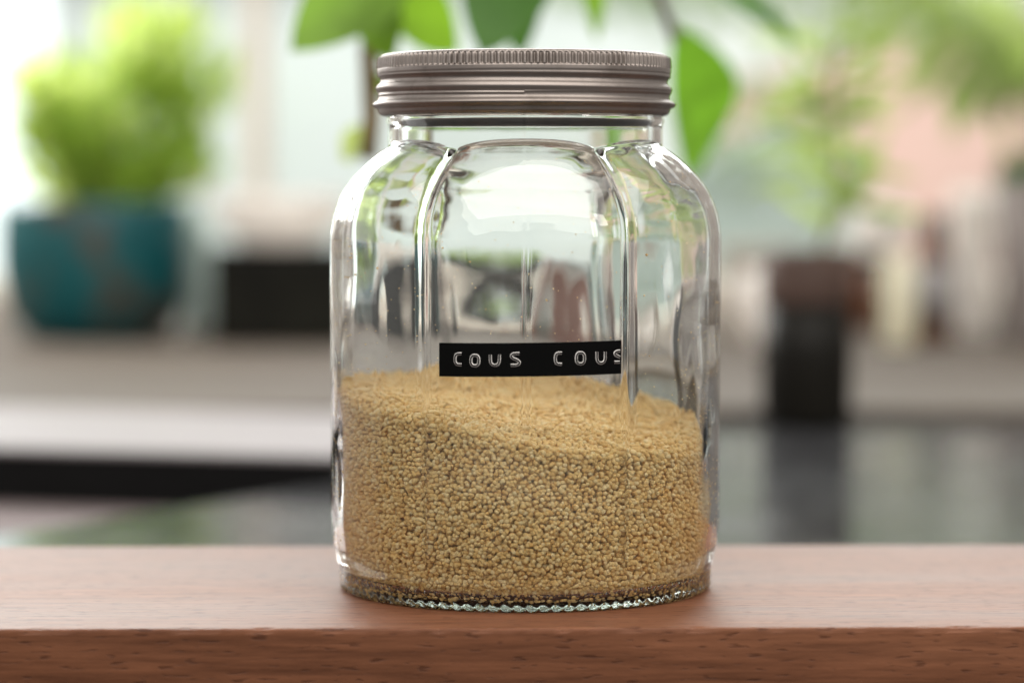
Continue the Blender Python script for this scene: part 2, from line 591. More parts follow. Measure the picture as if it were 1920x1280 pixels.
def pchip(xs, ys):
    """monotone cubic through the points"""
    h = np.diff(xs); d = np.diff(ys) / h
    m = np.zeros_like(ys); m[0], m[-1] = d[0], d[-1]
    for i in range(1, len(xs) - 1):
        if d[i - 1] * d[i] > 0:
            w1, w2 = 2 * h[i] + h[i - 1], h[i] + 2 * h[i - 1]
            m[i] = (w1 + w2) / (w1 / d[i - 1] + w2 / d[i])

    def f(x):
        x = np.clip(x, xs[0], xs[-1])
        i = np.clip(np.searchsorted(xs, x) - 1, 0, len(xs) - 2)
        t = (x - xs[i]) / h[i]
        return ((1 + 2 * t) * (1 - t) ** 2 * ys[i] + t * (1 - t) ** 2 * h[i] * m[i]
                + t * t * (3 - 2 * t) * ys[i + 1] + t * t * (t - 1) * h[i] * m[i + 1])
    return f


prof_out = pchip(OUT_Z, OUT_R)
sstep = lambda a, b, x: (lambda t: t * t * (3 - 2 * t))(np.clip((x - a) / (b - a), 0, 1))


def phi_of(th):
    """angle from the middle of the nearest of the six panels, degrees; th = 0 faces the camera"""
    d = np.degrees(th)
    return np.abs((d + 30) % 60 - 30)


def smax(a, b, k):
    h = np.clip(0.5 + 0.5 * (a - b) / k, 0, 1)
    return b + (a - b) * h + k * h * (1 - h)


def lobe(th, z, groove=True):
    ph_ = phi_of(th)
    b = 0.8 + 3.5 * sstep(93, 113, z)
    g = 0.58 + 0.20 * sstep(92, 110, z)
    dep = b * (ph_ / 30) ** 2.6
    if groove:
        dep = dep + g * np.exp(-((30 - ph_) / 1.5) ** 2)
    return dep * sstep(5.5, 13.0, z)


def r_outer(th, z):
    body = prof_out(z) - lobe(th, z)
    seam = 0.10 * np.exp(-((np.abs((np.degrees(th) + 90) % 180 - 90) - 0.15) / 0.45) ** 2)
    body = body + seam * sstep(9, 14, z)
    nk = NECK_R + 0.5 * np.exp(-((z - 120.2) / 0.7) ** 2) + seam
    r = np.where(z > 100, smax(body, nk, 1.3), body)
    tooth = (np.abs(((np.degrees(th) * 96 / 360 + z * 0.12) % 1.0) - 0.5) * 2)
    return r + 0.55 * (tooth ** 2 - 0.5) * (sstep(2.3, 1.3, z))


FLOOR = 2.5


def r_inner(th, z):
    wall = 2.5 + 0.25 * np.sin(z * 0.06 + 1)
    body = prof_out(np.maximum(z, 9.0) + 0.9 * sstep(85, 100, z)) - wall
    b = 0.75 + 2.2 * sstep(90, 110, z)
    ph_ = phi_of(th)
    dep = (b * (ph_ / 30) ** 2.4 + 0.15 * np.exp(-((30 - ph_) / 3.0) ** 2)) * sstep(7, 18, z)
    wav = (0.10 * np.sin(3 * th + z * 0.11) + 0.08 * np.sin(7 * th - z * 0.17 + 2) + 0.07 * np.sin(11 * th + z * 0.05 + 1)
           + 0.06 * np.sin(z * 0.31 + 2 * th) + 0.03 * np.sin(23 * th + 0.8 * np.sin(z * 0.05) + 1.2) + 0.015 * np.sin(37 * th + z * 0.02))
    wav = wav + 0.018 * np.sin(z * 1.55 + 0.8 * np.sin(6 * th) + 0.4 * np.sin(2 * th + 1)) * sstep(92, 103, z)
    body = body - dep + wav * sstep(6, 14, z)
    nk = NECK_R - 2.4 + 0.06 * np.sin(5 * th)
    r = np.where(z > 98, smax(body, nk, 2.0), body)
    fz = np.clip((z - FLOOR) / 4.5, 0, 1)
    return r - 4.5 * (1 - np.sqrt(np.clip(1 - (1 - fz) ** 2, 0, 1)))


SEG = 768
TH = np.arange(SEG) * 2 * math.pi / SEG


def ring_xyz(r, z):
    return np.stack([r * np.sin(TH), -r * np.cos(TH), np.broadcast_to(z, TH.shape)], 1)


rows = []
tooth = np.abs(((TH * 96 / (2 * math.pi)) % 1.0) - 0.5) * 2
# underside, from the middle outwards, then up the outer wall
for r, z in [(0.5, 4.4), (15, 4.2), (26, 3.6), (34, 2.4), (39, 1.2), (42, 0.6), (43.2, 0.35)]:
    rows.append(ring_xyz(np.full(SEG, float(r)), z))
for r, z, k in [(44, 0.30, 0.2), (45.2, 0.0, 0.75), (46.2, 0.0, 0.8)]:
    rows.append(ring_xyz(np.full(SEG, r), z + k * tooth ** 4))
zs_out = np.concatenate([np.linspace(0.25, 3.6, 14), np.linspace(4, 16, 26), np.linspace(17.5, 88, 42),
                         np.linspace(89, 108, 40), np.linspace(108.3, 117.5, 50), np.linspace(118, 134.2, 16)])
for z in zs_out:
    k = 0.8 * tooth ** 4 * max(0.0, 1 - (z - 0.25) / 1.6) * 0.7
    rows.append(ring_xyz(r_outer(TH, np.full(SEG, z)), z + k))
rows.append(ring_xyz(np.full(SEG, NECK_R - 0.4), 135.1))
rows.append(ring_xyz(np.full(SEG, NECK_R - 1.2), 135.4))
rows.append(ring_xyz(np.full(SEG, NECK_R - 2.0), 135.1))
zs_in = np.concatenate([np.linspace(134.2, 116, 12), np.linspace(115.5, 88, 60), np.linspace(87, 12, 46),
                        FLOOR + 4.5 * (1 - np.cos(np.linspace(math.pi / 2, 0.02, 16)))])
for z in zs_in:
    rows.append(ring_xyz(r_inner(TH, np.full(SEG, z)), z))
for r, z in [(36, FLOOR + 1.0), (28, FLOOR + 2.6), (14, FLOOR + 3.6), (0.5, FLOOR + 3.8)]:
    rows.append(ring_xyz(np.full(SEG, float(r)), z))
nr = len(rows)
V = np.concatenate(rows) * MM
i = np.arange(nr - 1)[:, None] * SEG
j = np.arange(SEG)[None, :]
j2 = (j + 1) % SEG
F = np.stack([i + j, i + j2, i + SEG + j2, i + SEG + j], -1).reshape(-1, 4)
V = np.concatenate([V, [[0, 0, 2.2 * MM], [0, 0, (FLOOR + 0.7) * MM]]])
F = np.concatenate([F, np.stack([np.full(SEG, len(V) - 2), j2[0], j[0], np.full(SEG, len(V) - 2)], -1)[:0]])
jar = empty("glass_jar", (0, 0, 0), "clear six-panelled glass jar with grey screw lid on the wooden board", "jar")
gb = np_mesh("glass_body", V, F, M_GLASS, jar)
import bmesh
bm = bmesh.new(); bm.from_mesh(gb.data)
bmesh.ops.holes_fill(bm, edges=[e for e in bm.edges if e.is_boundary], sides=0)
bmesh.ops.recalc_face_normals(bm, faces=bm.faces)
bm.to_mesh(gb.data); bm.free()
gb.data.polygons.foreach_set("use_smooth", [True] * len(gb.data.polygons))

# ---- lid: knurled skirt, two thread ridges, rolled bead
SEGL = 146 * 8
TL = np.arange(SEGL) * 2 * math.pi / SEGL
lid_pts = [(0.3, 136.6), (20, 136.6), (34.0, 136.6), (34.6, 136.75), (35.2, 137.1), (36.2, 137.15), (36.8, 137.0), (37.1, 136.85)]
lz = np.linspace(136.6, 121.4, 108)
lpz = np.array([121.3, 121.7, 122.3, 122.9, 123.3, 123.75, 124.3, 124.85, 125.35, 126.2, 127.0, 127.6, 128.3, 129.0, 129.6, 130.3, 130.9, 131.5, 132.4, 133.2, 133.7, 134.5, 135.9, 136.7])
lpr = np.array([35.9, 37.1, 37.75, 37.9, 38.1, 39.05, 39.4, 39.0, 38.05, 37.75, 37.75, 38.15, 38.40, 38.10, 37.45, 37.2, 37.45, 38.0, 38.1, 38.1, 37.75, 37.7, 37.6, 37.3])
lid_prof = pchip(lpz, lpr)
kn = np.clip(1.6 * np.cos(TL * 146) + 0.3, -1, 1)
vary = 0.75 + 0.25 * np.sin(TL * 5 + 1) * np.sin(TL * 17)
lrows = []
circ = lambda r, z: np.stack([r * np.sin(TL), -r * np.cos(TL), z + 0 * TL], 1)
for r, z in lid_pts:
    lrows.append(circ(np.full(SEGL, r), np.full(SEGL, z)))
for z in lz:
    w = float(sstep(133.3, 133.7, z) * sstep(136.6, 136.2, z))
    hel = 0.30 * np.sin(TL + 0.6) * float(sstep(124.9, 126, z) * sstep(132.2, 131, z))
    r = lid_prof(z + hel) + 0.55 * w * kn * vary
    # a second, finer thread line that runs out around the skirt
    r = r + 0.22 * np.exp(-((z - 126.6 - 0.45 * np.sin(TL * 0.5 + 0.4)) / 0.28) ** 2) - 0.10 * np.exp(-((z - 131.9) / 0.3) ** 2)
    lrows.append(circ(r, np.full(SEGL, z)))
for r, z in [(35.75, 121.5), (35.8, 122.2), (36.3, 124), (36.4, 134.5), (35.5, 135.7), (18, 135.8), (0.3, 135.8)]:
    lrows.append(circ(np.full(SEGL, r), np.full(SEGL, z)))
nl = len(lrows)
V = np.concatenate(lrows) * MM
i = np.arange(nl - 1)[:, None] * SEGL
j = np.arange(SEGL)[None, :]
j2 = (j + 1) % SEGL
F = np.stack([i + j, i + SEGL + j, i + SEGL + j2, i + j2], -1).reshape(-1, 4)
lid = np_mesh("lid", V, F, M_LID, jar)
bm = bmesh.new(); bm.from_mesh(lid.data)
bmesh.ops.holes_fill(bm, edges=[e for e in bm.edges if e.is_boundary], sides=0)
bmesh.ops.recalc_face_normals(bm, faces=bm.faces)
bm.to_mesh(lid.data); bm.free()
lid.scale = (0.988, 0.988, 1.0)
lid.location.x = -0.0003
lid.data.polygons.foreach_set("use_smooth", [True] * len(lid.data.polygons))

# ---- embossed tape label
def tape_r(th, z):
    return prof_out(z) - 0.9 * (phi_of(th) / 30) ** 2.6 + 0.12


def tape_pt(x, z, h):
    th = np.arcsin(np.clip(np.asarray(x, float) / 51.0, -1, 1))
    r = tape_r(th, np.asarray(z, float)) + h
    return np.stack([r * np.sin(th), -r * np.cos(th), np.asarray(z, float) + 0 * r], -1) * MM


def px_tape(px, py):
    """photo position on the tape -> (x mm, z mm) on the curved panel"""
    x = (px - 985) * 0.1284
    for _ in range(3):
        D = 740 - math.sqrt(max(51.0 ** 2 - x * x, 1))
        p = at(px, py, D * MM)
        x = p.x / MM
    return x, p.z / MM


c00, c10 = px_tape(822, 705.5), px_tape(1167, 700.5)
c01, c11 = px_tape(822, 642.5), px_tape(1167, 638)
nu = 40
V, F = [], []
for lay in (0.25, 0.0):
    for v in (0, 1):
        for u in range(nu + 1):
            t = u / nu
            a, b = (c00, c10) if v == 0 else (c01, c11)
            V.append(tape_pt(a[0] + (b[0] - a[0]) * t, a[1] + (b[1] - a[1]) * t, lay))
m1 = nu + 1
for u in range(nu):
    F += [(u, u + 1, m1 + u + 1, m1 + u), (2 * m1 + u + 1, 2 * m1 + u, 3 * m1 + u, 3 * m1 + u + 1),
          (2 * m1 + u, 2 * m1 + u + 1, u + 1, u), (m1 + u, m1 + u + 1, 3 * m1 + u + 1, 3 * m1 + u)]
F += [(0, m1, 3 * m1, 2 * m1), (nu, 2 * m1 + nu, 3 * m1 + nu, m1 + nu)]
tape = mesh_obj("label_tape", V, F, M_TAPE, jar, smooth=False)
tape["label"] = "black embossed tape label reading COUS COUS"

GLYPH = {
    "C": [[(1, 1), (.30, 1), (0, .78), (0, .22), (.30, 0), (1, 0)]],
    "O": [[(.5, 1), (.25, 1), (0, .78), (0, .22), (.25, 0), (.75, 0), (1, .22), (1, .78), (.75, 1), (.5, 1)]],
    "U": [[(0, 1), (0, .25), (.28, 0), (.72, 0), (1, .25), (1, 1)]],
    "S": [[(.95, 1), (.28, 1), (.02, .80), (.22, .60), (.78, .42), (1, .22), (.74, 0), (0, 0)]],
}
letters = [("C", 851.4, 867, 661.6, 685), ("O", 881.5, 899.5, 664.5, 687), ("U", 918, 938, 663, 686), ("S", 956, 976.5, 661, 686),
           ("C", 1039.5, 1055, 660, 684), ("O", 1079, 1097.5, 659.6, 683.4), ("U", 1118, 1137, 657.6, 682), ("S", 1151.5, 1171, 656.6, 680.5)]
XMAX = c11[0] - 0.1


def chaikin(p, it=2):
    for _ in range(it):
        q = [p[0]]
        for a, b in zip(p[:-1], p[1:]):
            q += [(a[0] * .75 + b[0] * .25, a[1] * .75 + b[1] * .25), (a[0] * .25 + b[0] * .75, a[1] * .25 + b[1] * .75)]
        q.append(p[-1]); p = q
    return p


for ch, lx0, lx1, ly0, ly1 in letters:
    V, F, MI = [], [], []
    for path in GLYPH[ch]:
        path = chaikin(path)
        pts2 = [px_tape(lx0 + 1.5 + (lx1 - lx0 - 3) * a, ly1 - 1.5 + (ly0 - ly1 + 3) * b) for a, b in path]
        dense = []
        for a, b in zip(pts2[:-1], pts2[1:]):
            k = max(1, int(math.hypot(b[0] - a[0], b[1] - a[1]) / 0.12))
            dense += [(a[0] + (b[0] - a[0]) * t / k, a[1] + (b[1] - a[1]) * t / k) for t in range(k)]
        dense.append(pts2[-1])
        runs, cur = [], []
        for q in dense:
            if q[0] < XMAX - 0.2: cur.append(q)
            else:
                if len(cur) > 2: runs.append(cur)
                cur = []
        if len(cur) > 2: runs.append(cur)
        for run in runs:
            base = len(V)
            n = len(run)
            for k, q in enumerate(run):
                a, b = run[max(k - 1, 0)], run[min(k + 1, n - 1)]
                tx, tz = b[0] - a[0], b[1] - a[1]
                l = math.hypot(tx, tz) or 1
                nx, nz = -tz / l, tx / l
                for off, h in ((-0.36, 0.26), (-0.19, 0.42), (0.19, 0.42), (0.36, 0.26)):
                    V.append(tape_pt(q[0] + nx * off, q[1] + nz * off, h))
            for k in range(n - 1):
                for c in range(3):
                    a = base + k * 4 + c
                    F.append((a, a + 1, a + 5, a + 4)); MI.append(1 if c == 1 else 0)
    lo_ = mesh_obj("letter", V, F, [M_EMBOSS, M_EMTOP], tape, smooth=False)
    lo_.data.polygons.foreach_set("material_index", MI)

# ------------------------------------------------------------------ couscous
def heap(x, y):
    """height of the couscous surface in mm"""
    u, v = x / 50, y / 50
    return (45.9 - 7.67 * u + 4.34 * v + 0.43 * u * u + 0.96 * u * v + 1.23 * v * v + 1.75 * u ** 3 + 1.68 * v ** 3 + 1.35 * u * u * v
            + 0.45 * np.sin(x * 0.13 + y * 0.07 + 0.5) + 0.35 * np.sin(y * 0.19 - x * 0.08 + 1.0) + 0.30 * np.sin(x * 0.41 + 1.3) * np.sin(y * 0.37))


def ico(sub):
    t = (1 + 5 ** 0.5) / 2
    v = [(-1, t, 0), (1, t, 0), (-1, -t, 0), (1, -t, 0), (0, -1, t), (0, 1, t), (0, -1, -t), (0, 1, -t), (t, 0, -1), (t, 0, 1), (-t, 0, -1), (-t, 0, 1)]
    f = [(0, 11, 5), (0, 5, 1), (0, 1, 7), (0, 7, 10), (0, 10, 11), (1, 5, 9), (5, 11, 4), (11, 10, 2), (10, 7, 6), (7, 1, 8),
         (3, 9, 4), (3, 4, 2), (3, 2, 6), (3, 6, 8), (3, 8, 9), (4, 9, 5), (2, 4, 11), (6, 2, 10), (8, 6, 7), (9, 8, 1)]
    v = [np.array(p) / np.linalg.norm(p) for p in v]
    for _ in range(sub):
        cache, nf = {}, []
        def mid(a, b):
            k = (min(a, b), max(a, b))
            if k not in cache:
                m = v[a] + v[b]; v.append(m / np.linalg.norm(m)); cache[k] = len(v) - 1
            return cache[k]
        for a, b, c in f:
            x, y, z = mid(a, b), mid(b, c), mid(c, a)
            nf += [(a, x, z), (b, y, x), (c, z, y), (x, y, z)]
        f = nf
    return np.array(v), np.array(f)


def rand_rot(n):
    q = rng.normal(size=(n, 4)); q /= np.linalg.norm(q, axis=1)[:, None]
    w, x, y, z = q.T
    return np.stack([1 - 2 * (y * y + z * z), 2 * (x * y - z * w), 2 * (x * z + y * w),
                     2 * (x * y + z * w), 1 - 2 * (x * x + z * z), 2 * (y * z - x * w),
                     2 * (x * z - y * w), 2 * (y * z + x * w), 1 - 2 * (x * x + y * y)], -1).reshape(n, 3, 3)


def grain_mesh(P, rad, sub):
    tv, tf = ico(sub)
    n = len(P)
    Rm = rand_rot(n)
    sc = rad[:, None] * rng.uniform(0.9, 1.12, (n, 3))
    ph3 = rng.uniform(0, 6.28, (n, 1))
    lump = 1 + 0.07 * np.sin(2.7 * tv[:, 0][None] + ph3) + 0.06 * np.sin(3.3 * tv[:, 1][None] - 1.7 * ph3) + 0.05 * np.sin(3.9 * tv[:, 2][None] + 2.3 * ph3)
    loc = tv[None] * sc[:, None, :] * lump[:, :, None]
    W = np.einsum('nij,nvj->nvi', Rm, loc) + P[:, None, :]
    Fa = tf[None] + (np.arange(n) * len(tv))[:, None, None]
    tint = np.repeat(np.clip(rng.normal(0.5, 0.32, n), 0, 1), len(tv))
    return W.reshape(-1, 3), Fa.reshape(-1, 3), tint


SP = 1.10
pts_all, rad_all = [], []
# grains against the glass, three shells deep
for layer, dep in enumerate((0.60, 1.40, 2.2)):
    rr = 47.0 - dep
    nth = int(2 * math.pi * rr / SP)
    zz = np.arange(FLOOR + 0.7, 62, SP * 0.87)
    g = np.array([((k + 0.5 * (q % 2) + 0.37 * layer) * 2 * math.pi / nth, z) for q, z in enumerate(zz) for k in range(nth)])
    th = g[:, 0] + rng.uniform(-0.42, 0.42, len(g)) * SP / rr
    z = g[:, 1] + rng.uniform(-0.40, 0.40, len(g))
    r = r_inner(th, z) - dep - rng.uniform(0, 0.12 + 0.2 * (layer > 0), len(g))
    x, y = r * np.sin(th), -r * np.cos(th)
    keep = (z < heap(x, y) - 0.25) & (rng.random(len(g)) > 0.03) & ((layer < 2) | (y < 20))
    pts_all.append(np.stack([x, y, z], 1)[keep])
    rad_all.append(np.clip(rng.normal(0.615, 0.05, keep.sum()), 0.45, 0.78))
# grains on the heap's surface
for layer, dep in enumerate((0.0, 0.9, 1.8)):
    xs = np.arange(-50, 50, SP)
    ys = np.arange(-50, 50, SP * 0.87)
    g = np.array([(x + SP * 0.5 * (q % 2) + 0.4 * layer, y) for q, y in enumerate(ys) for x in xs])
    g = g + rng.uniform(-0.42, 0.42, g.shape)
    z = heap(g[:, 0], g[:, 1]) - dep + rng.normal(0, 0.33, len(g))
    th = np.arctan2(g[:, 0], -g[:, 1])
    keep = np.hypot(g[:, 0], g[:, 1]) < r_inner(th, z) - 0.7
    pts_all.append(np.stack([g[:, 0], g[:, 1], z], 1)[keep])
    rad_all.append(np.clip(rng.normal(0.61, 0.06, keep.sum()), 0.42, 0.80))
# grains lying on the jar floor
xs = np.arange(-48, 48, SP); ys = np.arange(-48, 48, SP * 0.87)
g = np.array([(x + SP * 0.5 * (q % 2), y) for q, y in enumerate(ys) for x in xs]) + 0
g = g + rng.uniform(-0.3, 0.3, g.shape)
rg = np.hypot(g[:, 0], g[:, 1])
keep = (rg > 24) & (rg < 45.5)
zf = np.interp(rg, [24, 28, 36, 41.5, 43.5, 45.6], [FLOOR + 3.0, FLOOR + 2.6, FLOOR + 1.0, FLOOR + 0.1, FLOOR + 0.45, FLOOR + 1.7]) + 0.58
for up in (0.0, 0.8):
    pts_all.append(np.stack([g[:, 0] + up * 0.6, g[:, 1], zf + up], 1)[keep])
    rad_all.append(np.clip(rng.normal(0.62, 0.05, keep.sum()), 0.45, 0.75))
# a few grains clinging to the glass above the heap
n = 16
th = rng.uniform(-1.5, 1.5, n); z = rng.uniform(52, 90, n)
r = r_inner(th, z) - 0.35
pts_all.append(np.stack([r * np.sin(th), -r * np.cos(th), z], 1)); rad_all.append(rng.uniform(0.2, 0.36, n))
# couscous dust on the inside of the glass
n = 800
th = rng.uniform(-1.6, 1.6, n); z = 44 + 66 * rng.random(n) ** 1.6
r = r_inner(th, z) - 0.08
pts_all.append(np.stack([r * np.sin(th), -r * np.cos(th), z], 1)); rad_all.append(rng.uniform(0.06, 0.16, n))
P, rad = np.concatenate(pts_all), np.concatenate(rad_all)
front = P[:, 1] < 12
v1, f1, t1 = grain_mesh(P[front], rad[front], 1)
v2, f2, t2 = grain_mesh(P[~front], rad[~front], 0)
# the packed mass behind the visible grains
nc, ncz = 96, 24
tc = np.arange(nc) * 2 * math.pi / nc
cv = []
for rq, zq in ((0.3, FLOOR + 4.9), (14, FLOOR + 4.7), (28, FLOOR + 3.7), (36, FLOOR + 2.1), (41, FLOOR + 1.4)):
    cv.append(np.stack([rq * np.sin(tc), -rq * np.cos(tc), np.full(nc, zq)], 1))
for q in range(ncz):
    s = q / (ncz - 1)
    rb = r_inner(tc, np.full(nc, 20.0)) - 2.6
    top = heap(rb * np.sin(tc), -rb * np.cos(tc)) - 2.2
    z = FLOOR + 1.2 + (top - FLOOR - 1.2) * s
    r = np.minimum(rb, r_inner(tc, z) - 2.4)
    cv.append(np.stack([r * np.sin(tc), -r * np.cos(tc), z], 1))
for s in (0.75, 0.5, 0.25, 0.01):
    r = rb * s
    cv.append(np.stack([r * np.sin(tc), -r * np.cos(tc), heap(r * np.sin(tc), -r * np.cos(tc)) - 2.2], 1))
ncr = len(cv)
i = np.arange(ncr - 1)[:, None] * nc; j = np.arange(nc)[None]; j2 = (j + 1) % nc
cf = np.concatenate([np.stack([i + j, i + j2, i + nc + j2], -1).reshape(-1, 3), np.stack([i + j, i + nc + j2, i + nc + j], -1).reshape(-1, 3)])
cv = np.concatenate(cv)
V = np.concatenate([v1, v2, cv]) * MM
F = np.concatenate([f1, f2 + len(v1), cf + len(v1) + len(v2)])
cous = np_mesh("couscous", V, F, M_COUS)
att = cous.data.attributes.new("tint", 'FLOAT', 'POINT')
att.data.foreach_set("value", np.concatenate([t1, t2, np.full(len(cv), 0.35)]).astype(np.float32))
tag(cous, "golden couscous grains heaped unevenly inside the glass jar", "couscous", kind="stuff")

# ------------------------------------------------------------------ things on the ledge (out of focus)
def sc_at(D):                       # metres per photo pixel at depth D
    return D / FPX


def ledge_pt(px, D, z=ZL):
    p = at(px, 600, D)
    return Vector((p.x, p.y, z + 0.0005))


def zpx(py, D):
    return at(960, py, D).z


def scatter_leaves(n, centre, rad, L, W, seed, up=0.3):
    rnd = random.Random(seed)
    parts = []
    for _ in range(n):
        while True:
            q = Vector((rnd.uniform(-1, 1), rnd.uniform(-1, 1), rnd.uniform(-1, 1)))
            if q.length < 1: break
        c = Vector(centre) + Vector((q.x * rad[0], q.y * rad[1], q.z * rad[2]))
        d = (q + Vector((rnd.uniform(-.6, .6), rnd.uniform(-.6, .6), up + rnd.uniform(-.5, .5)))).normalized()
        l = L * rnd.uniform(0.7, 1.25)
        nrm = Vector((rnd.uniform(-1, 1), rnd.uniform(-1, 0.4), rnd.uniform(0, 1)))
        parts.append(leaf_geo(c - d * l / 2, c + d * l / 2, W * rnd.uniform(0.7, 1.2), nrm, rnd.uniform(-.05, .15), 0.2, 5))
    return join_geo(parts)


# teal pot with a lime green herb
D = 2.36
b = ledge_pt(180, D)
tp = empty("potted_herb", b, "bushy lime green herb in a round teal glazed pot", "potted plant")
k = sc_at(D)
H = zpx(378, D) - b.z
prof = [(0, 0), (112 * k, 0), (132 * k, 0.03 * H), (166 * k, 0.22 * H), (181 * k, 0.50 * H), (181 * k, 0.75 * H), (177 * k, 0.95 * H), (174 * k, H), (167 * k, H), (169 * k, 0.9 * H), (0, 0.88 * H)]
lathe("pot", prof, M_TEALP, tp)
lathe("soil", [(0, 0.93 * H), (100 * k, 0.925 * H), (168 * k, 0.905 * H), (0, 0.895 * H)], M_SOIL, tp, 32)
rnd = random.Random(3)
par = []
cz = zpx(200, D) - b.z
blobs = [((0.010, 0, cz - 0.01), (0.070, 0.05, 0.055), 150), ((0.045, 0, cz + 0.045), (0.050, 0.04, 0.040), 60), ((-0.045, 0, cz + 0.005), (0.03, 0.03, 0.035), 45),
         ((0.082, 0, cz + 0.010), (0.042, 0.03, 0.045), 60), ((0.045, 0, cz - 0.05), (0.055, 0.04, 0.032), 75), ((-0.03, 0, cz - 0.045), (0.035, 0.03, 0.032), 40), ((0.012, 0, cz - 0.066), (0.062, 0.035, 0.016), 75)]
for q, (c, rd, n) in enumerate(blobs):
    par.append(scatter_leaves(n, c, rd, 0.046, 0.013, 10 + q, 0.7))
Vv, Ff = join_geo(par)
mesh_obj("foliage", Vv, Ff, M_LIME, tp)
for q in range(9):
    a = q * 0.7
    tube("stem", bez((0.022 * math.cos(a), 0.02 * math.sin(a), 0.9 * H), (0.03 * math.cos(a), 0.03 * math.sin(a), H + 0.04), (0.06 * math.cos(a) + 0.01, 0.04 * math.sin(a), cz + rnd.uniform(-.02, .05))), 0.0016, M_OLIVE, tp, 6)

# pale blue vase with an orange bloom
D = 2.45
b = ledge_pt(368, D); k = sc_at(D)
vs = empty("pale_blue_vase", b, "slim pale blue vase with an orange bloom beside the teal pot", "vase")
H = zpx(410, D) - b.z
lathe("vase_body", [(0, 0), (24 * k, 0), (30 * k, 0.1 * H), (32 * k, 0.5 * H), (27 * k, 0.85 * H), (29 * k, H), (25 * k, H), (23 * k, 0.85 * H), (0, 0.4 * H)], M_PALEBLUE, vs, 40)
tube("stem", [(0, 0, 0.4 * H), (0.001, 0, H), (0.001, 0, H + 0.02)], 0.0015, M_OLIVE, vs, 6)
par = []
for q in range(16):
    a, e = q * 2.4, 0.2 + 0.08 * q
    d = Vector((math.cos(a) * math.cos(e), math.sin(a) * math.cos(e), math.sin(e)))
    c = Vector((0.001, 0, H + 0.022))
    par.append(leaf_geo(c, c + d * 0.018, 0.011, (0, 0, 1), 0.1, 0.3, 5))
Vv, Ff = join_geo(par)
mesh_obj("bloom", Vv, Ff, M_ORANGE, vs)

# black planter box with a white bowl on it
D = 2.30
b = ledge_pt(535, D); k = sc_at(D)
H = zpx(462, D) - b.z
bp = empty("black_planter", b, "square black planter on the ledge left of the jar", "planter")
prism("planter_body", [(-128 * k, -0.045), (128 * k, -0.045), (128 * k, 0.05), (-128 * k, 0.05)], 0, H * 0.93, M_BLACK, bp, 0.003)
prism("planter_rim", [(-133 * k, -0.047), (133 * k, -0.047), (133 * k, 0.052), (-133 * k, 0.052)], H * 0.93, H, M_BLACK, bp, 0.002)
wbz = Vector((b.x - 10 * k, b.y, b.z + H))
wbw = empty("white_bowl", wbz, "white bowl resting on top of the black planter", "bowl")
h2 = zpx(365, D) - wbz.z
lathe("bowl_body", [(0, 0), (50 * k, 0), (70 * k, 0.05 * h2), (112 * k, 0.45 * h2), (126 * k, 0.9 * h2), (126 * k, h2), (120 * k, h2), (105 * k, 0.5 * h2), (0, 0.12 * h2)], M_WHITE, wbw)
lathe("bowl_foot", [(0, -0.0), (44 * k, -0.0), (46 * k, 0.03 * h2), (0, 0.03 * h2)], M_WHITE, wbw, 40)
sp = lathe("white_ball", [(36 * k * math.sin(t), 36 * k * (1 - math.cos(t))) for t in [q * math.pi / 14 for q in range(15)]], M_WHITE, None, 28,
           loc=(b.x - 30 * k, b.y, wbz.z + 0.14 * h2))
tag(sp, "small white ball lying in the white bowl", "ball")

# broad-leaved branch reaching into view above the jar
D = 1.10
b = at(1000, -330, D)
bl = empty("leafy_branch", b, "branch with broad green leaves hanging behind the jar lid", "branch")
k = sc_at(D)


def loc_px(px, py, D, o):
    return at(px, py, D) - o


for path, rad_, mt in [([(690, 300), (697, 220), (692, 90), (700, -60), (800, -220), (1000, -330)], 0.0036, M_STEM),
                       ([(1265, 70), (1220, -40), (1120, -200), (1000, -330)], 0.0022, M_STEM),
                       ([(985, -100), (990, -220), (1000, -330)], 0.0026, M_STEM),
                       ([(1335, -28), (1250, -130), (1120, -260), (1000, -330)], 0.002, M_STEM)]:
    tube("stem", [loc_px(px_, py_, D + (0.14 * (px_ - 1000) / 335 if px_ > 1270 else 0.05 if px_ == 1265 else 0), b) for px_, py_ in path], rad_, mt, bl, 10)
leafspec = [  # base px, tip px, depth base, depth tip, width px, normal, mat
    ((770, -75), (546, 97), 1.08, 1.04, 150, (0.25, -0.9, 0.5), M_GREEN),
    ((690, -70), (735, 120), 1.10, 1.07, 110, (-0.3, -0.9, 0.3), M_GREEN),
    ((700, -40), (860, 100), 1.10, 1.12, 120, (0.2, -0.9, 0.2), M_GREEN),
    ((985, -110), (905, 105), 1.10, 1.06, 165, (0.1, -0.9, 0.5), M_GREEND),
    ((1000, -80), (975, 110), 1.12, 1.10, 90, (-0.4, -0.9, 0.2), M_GREEND),
    ((1075, -90), (1120, 75), 1.12, 1.14, 60, (0.4, -0.8, 0.4), M_GREEN),
    ((1262, 50), (1305, 325), 1.20, 1.30, 205, (0.35, -0.9, 0.1), M_GREENM),
    ((1330, -30), (1495, 85), 1.25, 1.28, 55, (0.1, -0.9, 0.5), M_GREEND),
    ((700, 235), (640, 300), 1.11, 1.13, 55, (0.2, -0.9, 0.4), M_LIME),
    ((690, 140), (760, 210), 1.12, 1.15, 60, (0.2, -0.9, 0.4), M_GREEN),
]
for bp_, tp_, d0, d1, w, nrm, mt in leafspec:
    Vv, Ff = leaf_geo(loc_px(*bp_, d0, b), loc_px(*tp_, d1, b), w * k, nrm, 0.06, 0.22, 12, 0.5)
    mesh_obj("leaf", Vv, Ff, mt, bl)

